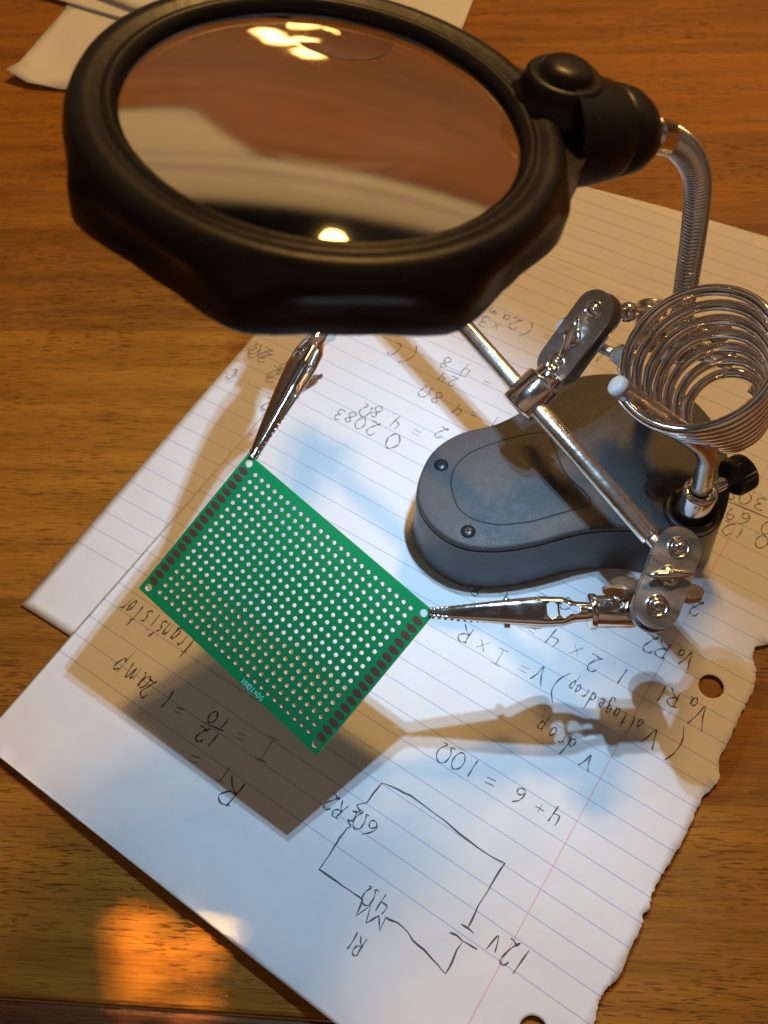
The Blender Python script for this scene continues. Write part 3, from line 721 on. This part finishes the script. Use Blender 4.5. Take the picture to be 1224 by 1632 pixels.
def stadium(c, e1, e2, half, r, seg=14):
    o = []
    for i in range(seg+1): th = -math.pi/2+math.pi*i/seg; o.append(c+e1*(half+r*math.cos(th))+e2*(r*math.sin(th)))
    for i in range(seg+1): th = math.pi/2+math.pi*i/seg; o.append(c+e1*(-half+r*math.cos(th))+e2*(r*math.sin(th)))
    return o
def joint(A, B, nrm, wing_front, mname='nickel'):
    """two rounded plates clamping a ball at A and a ball at B; nrm points to the viewer's side"""
    A, B = V(A), V(B); e1 = (B-A).normalized(); nrm = (V(nrm)-e1*V(nrm).dot(e1)).normalized(); e2 = nrm.cross(e1)
    c = (A+B)/2; half = (B-A).length/2; r = 5.8; m = M['plate']
    root = None
    for s in (1, -1):
        mb = MB(); ol = stadium(c+nrm*(s*2.0), e1, e2, half, r); prism(mb, ol, nrm*s, 1.15, 0)
        p = mb.build('joint_plate', m, st, bevel=.35, auto=40)
        if s == 1: root = p
        for P_ in (A, B):     # ball dimple with raised lip
            mb = MB(); lathe(mb, P_+nrm*(s*3.16), nrm*s, [(0, 3.1), (.35, 2.95), (.45, 2.6), (.2, 2.2), (.1, 2.0), (.75, 1.7), (1.25, 1.0), (1.4, .01)], 28)
            mb.build('rivet', M['chrome'], p)
    for P_ in (A, B): mb = MB(); ball(mb, P_, 2.9); mb.build('ball_end', M['chrome'], st)
    mb = MB(); cyl(mb, c-nrm*8, c+nrm*4.6, 1.5, 20, .3)
    lathe(mb, c+nrm*3.2, nrm, [(0, 2.9), (.9, 2.9), (1.4, 2.2), (1.6, .01)], 24)
    if wing_front:
        w1 = (e1*.95+e2*.25).normalized() if wing_front == 2 else (e1*.45+e2*-.9).normalized()
        tube(mb, [c+nrm*4.0-w1*6.2+nrm*1.6, c+nrm*4.6-w1*3, c+nrm*5.2, c+nrm*4.8+w1*3, c+nrm*4.6+w1*6.0+nrm*1.2], .9, 10, rf=lambda i, n: (.5, 1.1, 1.35, 1.1, .5)[i])
    s_ = mb.build('wing_screw', M['chrome'], st)
    mb = MB(); w2 = (e2*.97+e1*(-.2 if wing_front == 2 else -.3)).normalized(); WO = 1.6 if wing_front == 2 else 0
    for sgn in (1, -1):
        cc = c-nrm*8.6+w2*((8.6+WO)*sgn); e3 = nrm
        ol = []
        for k in range(24):
            th = math.tau*k/24; ol.append(cc+w2*(3.9*math.cos(th)*1.0)+e3*(2.2*math.sin(th))+e1*(2.9*math.sin(th)))
        prism(mb, ol, e1.cross(e3).cross(w2) if False else (w2.cross(e3*2.2+e1*2.9)).normalized(), 1.6, 0, True)
        cyl(mb, c-nrm*7.6, c-nrm*8.6+w2*((5.4+WO)*sgn), 1.5, 14, .2)
    lathe(mb, c-nrm*9.6, nrm, [(0, 2.4), (3, 2.9), (5.2, 3.1)], 24)
    mb.build('wing_nut', M['nickel'], s_, bevel=.3, auto=45)
    return e1, e2, nrm
# right joint
JA = un((1077, 878), 53); JB = un((1043, 970), 50)
joint(JA, JB, (.16, -.50, .85), True)
# upper joint on the sleeve
UA = un((893, 580), 62.5); UB = un((953, 498), 75)
e1, e2, nn = joint(UA, UB, (-.25, -.5, .8), 2)
mb = MB(); sl0 = un((822, 652), 57); sl1 = un((868, 606), 62)
cyl(mb, sl0, sl1, 5.6, 36, .9); sd = (sl1-sl0).normalized()
cyl(mb, sl1-sd*1, sl1+sd*3.0, 4.0, 28, .4); cyl(mb, sl1+sd*2.5, UA, 2.0, 20, .2)
mb.build('bar_sleeve', M['chrome'], st, auto=50)
mb = MB(); r0 = UB; r1 = un((1036, 497), 69)
cyl(mb, r0, r1, 1.7, 20, .2); lathe(mb, r0+(r1-r0)*.45, r1-r0, [(0, 1.7), (.5, 2.6), (2, 2.9), (3.4, 2.6), (4, 1.7)], 24)
mb.build('link_rod', M['chrome'], st, auto=50)
# left joint (mostly behind the lens frame)
LA = BB+bd*4.5; LF = V((-133.4, 116.8, 58.1))
LB2 = V((-135.5, 130.5, 59.0)); joint(LA, LB2, (-.3, .1, .95), False)

# alligator clips
def clip(tip, tail, upv, wk, ball_at):
    tip, tail = V(tip), V(tail); ax = (tail-tip); Ln = ax.length; ax.normalize()
    up = (V(upv)-ax*V(upv).dot(ax)).normalized(); sd = ax.cross(up)
    def wprof(t):   # half width along the jaw (0 tip .. 1 tail)
        K = [(0, 1.1), (.06, 1.3), (.25, 2.4), (.5, 3.6), (.68, 4.25), (.80, 4.0), (.88, 2.9), (1, 2.5)]
        for (a, wa), (b, wb) in zip(K, K[1:]):
            if t <= b: return (wa+(wb-wa)*((t-a)/(b-a)))*wk
        return K[-1][1]*wk
    nu, nv = int(Ln/.28), 44
    hc = [(.735, 0.05, 1.45), (.815, .0, 1.6), (.872, .0, 1.35)]
    def pos(i, j):
        t = i/nu; w_ = wprof(t); a = math.radians(-108+216*j/nv)
        x = w_*math.sin(a)*(1.0); z = w_*1.0*math.cos(a)
        q_ = .55+.45*ss((t-.78)/.1)
        cs, sn = math.cos(a), math.sin(a)
        x = w_*math.copysign(abs(sn)**q_, sn); z = w_*math.copysign(abs(cs)**q_, cs)
        flat = .74+.26*ss((t-.78)/.1)
        if j in (0, nv) and t < .35: z += .25*(1 if (i//3) % 2 else -1)     # teeth
        return tip+ax*(t*Ln)+sd*x+up*(z*flat)
    vs = [pos(i, j) for i in range(nu+1) for j in range(nv+1)]
    fs = []
    for i in range(nu):
        for j in range(nv):
            t = (i+.5)/nu; w_ = wprof(t); arc = math.radians(-108+216*(j+.5)/nv)*w_
            if any(((t-h[0])*Ln)**2+(arc-h[1])**2 < h[2]**2 for h in hc): continue
            fs.append((i*(nv+1)+j, i*(nv+1)+j+1, (i+1)*(nv+1)+j+1, (i+1)*(nv+1)+j))
    root = bpy.data.objects.new('alligator_clip', None)
    mb = MB(); mb.add(vs, fs, 0, True); c = mb.build('alligator_clip', M['chrome'], st, solid=.45)
    bpy.data.objects.remove(root)
    # lower jaw with finger lever
    mb = MB(); n2 = 60; vs = []; fs = []; nv2 = 12
    for i in range(n2+1):
        s_ = i/n2; t = s_*.74*Ln
        drop = .5+2.2*s_ + (3.4*ss((s_-.62)/.38) if s_ > .62 else 0) ; hw = (1.0+2.3*min(s_/.6, 1))
        if s_ > .9: hw *= math.sqrt(max(0, 1-((s_-.9)/.1)**2)*.75+.25)
        for j in range(nv2+1):
            a = -1+2*j/nv2; dep = 3.0*(abs(a)**2.2)*(1-.75*ss((s_-.55)/.3))
            vs.append(tip+ax*t+sd*(a*hw)-up*(drop+1.2-dep+(.25*((i//2) % 2) if s_ < .4 and j in (0, nv2) else 0)))
    for i in range(n2):
        for j in range(nv2): fs.append((i*(nv2+1)+j, i*(nv2+1)+j+1, (i+1)*(nv2+1)+j+1, (i+1)*(nv2+1)+j))
    mb.add(vs, fs, 0, True); mb.build('lower_jaw', M['nickel'], c, solid=.5)
    mb = MB(); pc = tip+ax*(.47*Ln)-up*.9
    cyl(mb, pc-sd*4.1, pc+sd*4.1, .85, 16, .2); mb.build('hinge_pin', M['chrome'], c)
    # ferrule with clamping screw
    mb = MB(); f0 = tip+ax*(Ln-1.5); f1 = tip+ax*(Ln+10.5)
    cyl(mb, f0, f1, 4.4, 36, .45); cyl(mb, f0-ax*.1, f0+ax*1.6, 4.9, 36, .3); cyl(mb, f1-ax*1, V(ball_at), 1.6, 18, .2)
    f = mb.build('ferrule', M['chrome'], c, auto=50)
    mb = MB(); k0 = f0+ax*5.5; kd_ = (up*.75+sd*(-.1)+V((0, .45, .1))).normalized()
    cyl(mb, k0, k0+kd_*6.0, 1.7, 18, .2)
    ol = []
    e3 = (ax-kd_*ax.dot(kd_)).normalized()
    for k in range(28): th = math.tau*k/28; ol.append(k0+kd_*(7.2+1.9*math.sin(th))+e3*(5.2*math.cos(th)))
    prism(mb, [p-kd_.cross(e3)*.6 for p in ol], kd_.cross(e3), 1.2, 0, True)
    mb.build('clamp_wing', M['nickel'], c, bevel=.25, auto=45)
    return c
TR = pcb(64.2-1.2, -3.4+1.2, -.6); TL = pcb(-5.8+1.6, -3.4+.9, -.6)
c1_ = clip(TR+V((0, 0, .0)), un((948, 975), 42.5), (-.05, -.25, 1), .97, JB)
clip(TL, LF, (-.45, -.40, .78), 1.14, LB2)

# magnifier
def plane_pt(px, off_=0):
    d = ray(px); t = ((RC+RN*off_-CAM).dot(RN))/d.dot(RN); return CAM+d*t
def lens_mesh(Rr, Rc, edge, seg=96, nr=40):
    mb = MB(); vs = []; 
    prof = [(r_, math.sqrt(Rc*Rc-r_*r_)-math.sqrt(Rc*Rc-Rr*Rr)+edge/2) for r_ in [Rr*k/nr for k in range(nr+1)]]
    prof_all = prof + [(r_, -h) for r_, h in prof[::-1]]
    lathe(mb, RC, RN, [(h, max(r_, 1e-5)) for r_, h in prof_all], seg)
    return mb
lm = lens_mesh(36.0, 236.0, 1.4); merge(lm, 1e-4)
mag_parts = []
PH = math.radians(267)
def frame_ring():
    seg = 160; mb = MB(); vs = []
    def ro(a, h):       # outer radius, finger scallops low on the wall
        k = ((a-PH)*8/math.tau+.5) % 1.0-.5
        dent = .5*max(0, 1-(k/.47)**2)**.9 + .5*math.cos(math.pi*min(abs(k)/.45, 1)*.5)**2
        low = ss((2.0-h)/6)
        return 43.4 + 2.7*low - 4.0*dent*ss((-.2-h)/3.2) + .9*dent*ss((-6.8-h)/1.8)
    rows = [lambda a: (35.0, 1.3), lambda a: (35.3, 2.2), lambda a: (36.2, 3.2), lambda a: (37.0, 3.4), lambda a: (37.6, 2.7), lambda a: (38.3, 2.8), lambda a: (39.4, 3.5), lambda a: (41.0, 3.6), lambda a: (42.4, 3.0), lambda a: (43.2, 1.8),
            lambda a: (ro(a, .5), .5), lambda a: (ro(a, -1.0), -1.0), lambda a: (ro(a, -2.5), -2.5), lambda a: (ro(a, -4), -4.0), lambda a: (ro(a, -5.5), -5.5), lambda a: (ro(a, -7), -7.0), lambda a: (ro(a, -8), -9.2), lambda a: (ro(a, -8)-.7, -10.1), lambda a: (42.6, -10.1),
            lambda a: (42.2, -7), lambda a: (42.0, -2), lambda a: (41.8, -1.2), lambda a: (36.5, -1.2), lambda a: (35.0, -1.3)]
    for fn in rows:
        for i in range(seg): a = math.tau*i/seg; r_, h = fn(a); vs.append(ringp(r_, a, h))
    n = len(rows); fs = [(j*seg+i, j*seg+(i+1) % seg, ((j+1) % n)*seg+(i+1) % seg, ((j+1) % n)*seg+i) for j in range(n) for i in range(seg)]
    mb.add(vs, fs, 0, True); return mb
fr = frame_ring().build('magnifier_frame', M['frame'], st)
ln = lm.build('lens', M['glass'], fr); pass
ic = plane_pt((540, 88), -4.0); ic = ic - RN*0
ICC = ic - RC; ICr = (ICC-RN*ICC.dot(RN)).length
hb_ = math.sqrt(236*236-ICr*ICr)-math.sqrt(236*236-36*36)+.7     # local height of the lens underside
ic = ic + RN*(4.0-hb_-.9)
mb = MB(); prof = [(k/24*10.5, math.sqrt(60*60-(k/24*10.5)**2)-math.sqrt(60*60-10.5**2)) for k in range(25)]
lathe(mb, ic, RN, [(.25, 1e-5)]+[(.25, 10.5*k/24) for k in range(1, 25)]+[(-h_-.2, max(r_, 1e-5)) for r_, h_ in prof[::-1]], 64)
merge(mb, 1e-4); mb.build('inset_lens', M['glass'], fr, auto=30)
for p in LED_LOC:
    mb = MB(); lathe(mb, p+RN*3.5, -RN, [(0, 1.2), (2.4, 1.2), (3.2, .95), (3.6, .5), (3.7, .001)], 20); mb.build('led_bulb', M['led'], fr)
# battery handle
def outr(q):
    d = q-RC-RN*(q-RC).dot(RN); return q if d.length > 43.4 else q+d.normalized()*(43.4-d.length)
H0 = outr(plane_pt((872, 190), 0))-RN*2+RU*3.2; H1 = plane_pt((1040, 208), -4); hd = (H1-H0).normalized(); HL = (H1-H0).length
mb = MB(); lathe(mb, H0-hd*3, hd, [(0, 12.4), (6, 12.0), (HL*.55, 10.9), (HL*.62, 10.2), (HL*.64, 9.8), (HL*.66, 10.1), (HL*.85, 9.3), (HL*.97, 7.6), (HL*1.04, 5.0), (HL*1.06, 3.6)], 48, ell=.82, hint=RN)
hb = mb.build('battery_handle', M['frame'], st, auto=60)
K0 = plane_pt((895, 140), 5)
mb = MB(); lathe(mb, K0-RN*4.5, RN, [(0, 9.4), (2.5, 9.2), (3.4, 8.0), (5.5, 7.7), (6.8, 7.4), (7.4, 6.6), (7.2, 5.9), (6.9, 5.4), (8.0, 5.2), (9.0, 4.2), (9.4, 2.4), (9.5, .001)], 48)
mb.build('switch_button', M['frame'], hb)
# web joining the handle to the ring
mb = MB()
ol = [outr(plane_pt(p, .2)) for p in ((760, 92), (800, 96), (850, 118), (900, 150), (960, 200), (930, 262), (888, 292), (865, 300), (858, 270), (855, 230), (845, 190), (825, 150), (800, 120))]
prism(mb, ol, -RN, 9.5); mb.build('handle_web', M['frame'], hb, bevel=1.2, auto=40)

# ---------------------------------------------------------------- caustic receivers, tidy up
for o in bpy.data.objects:
    if o.type == 'MESH' and o.name.split('.')[0] in ('table_top', 'table_leaf', 'ruled_sheet', 'plain_sheet'):
        pass
    if '_o' in o: del o['_o']
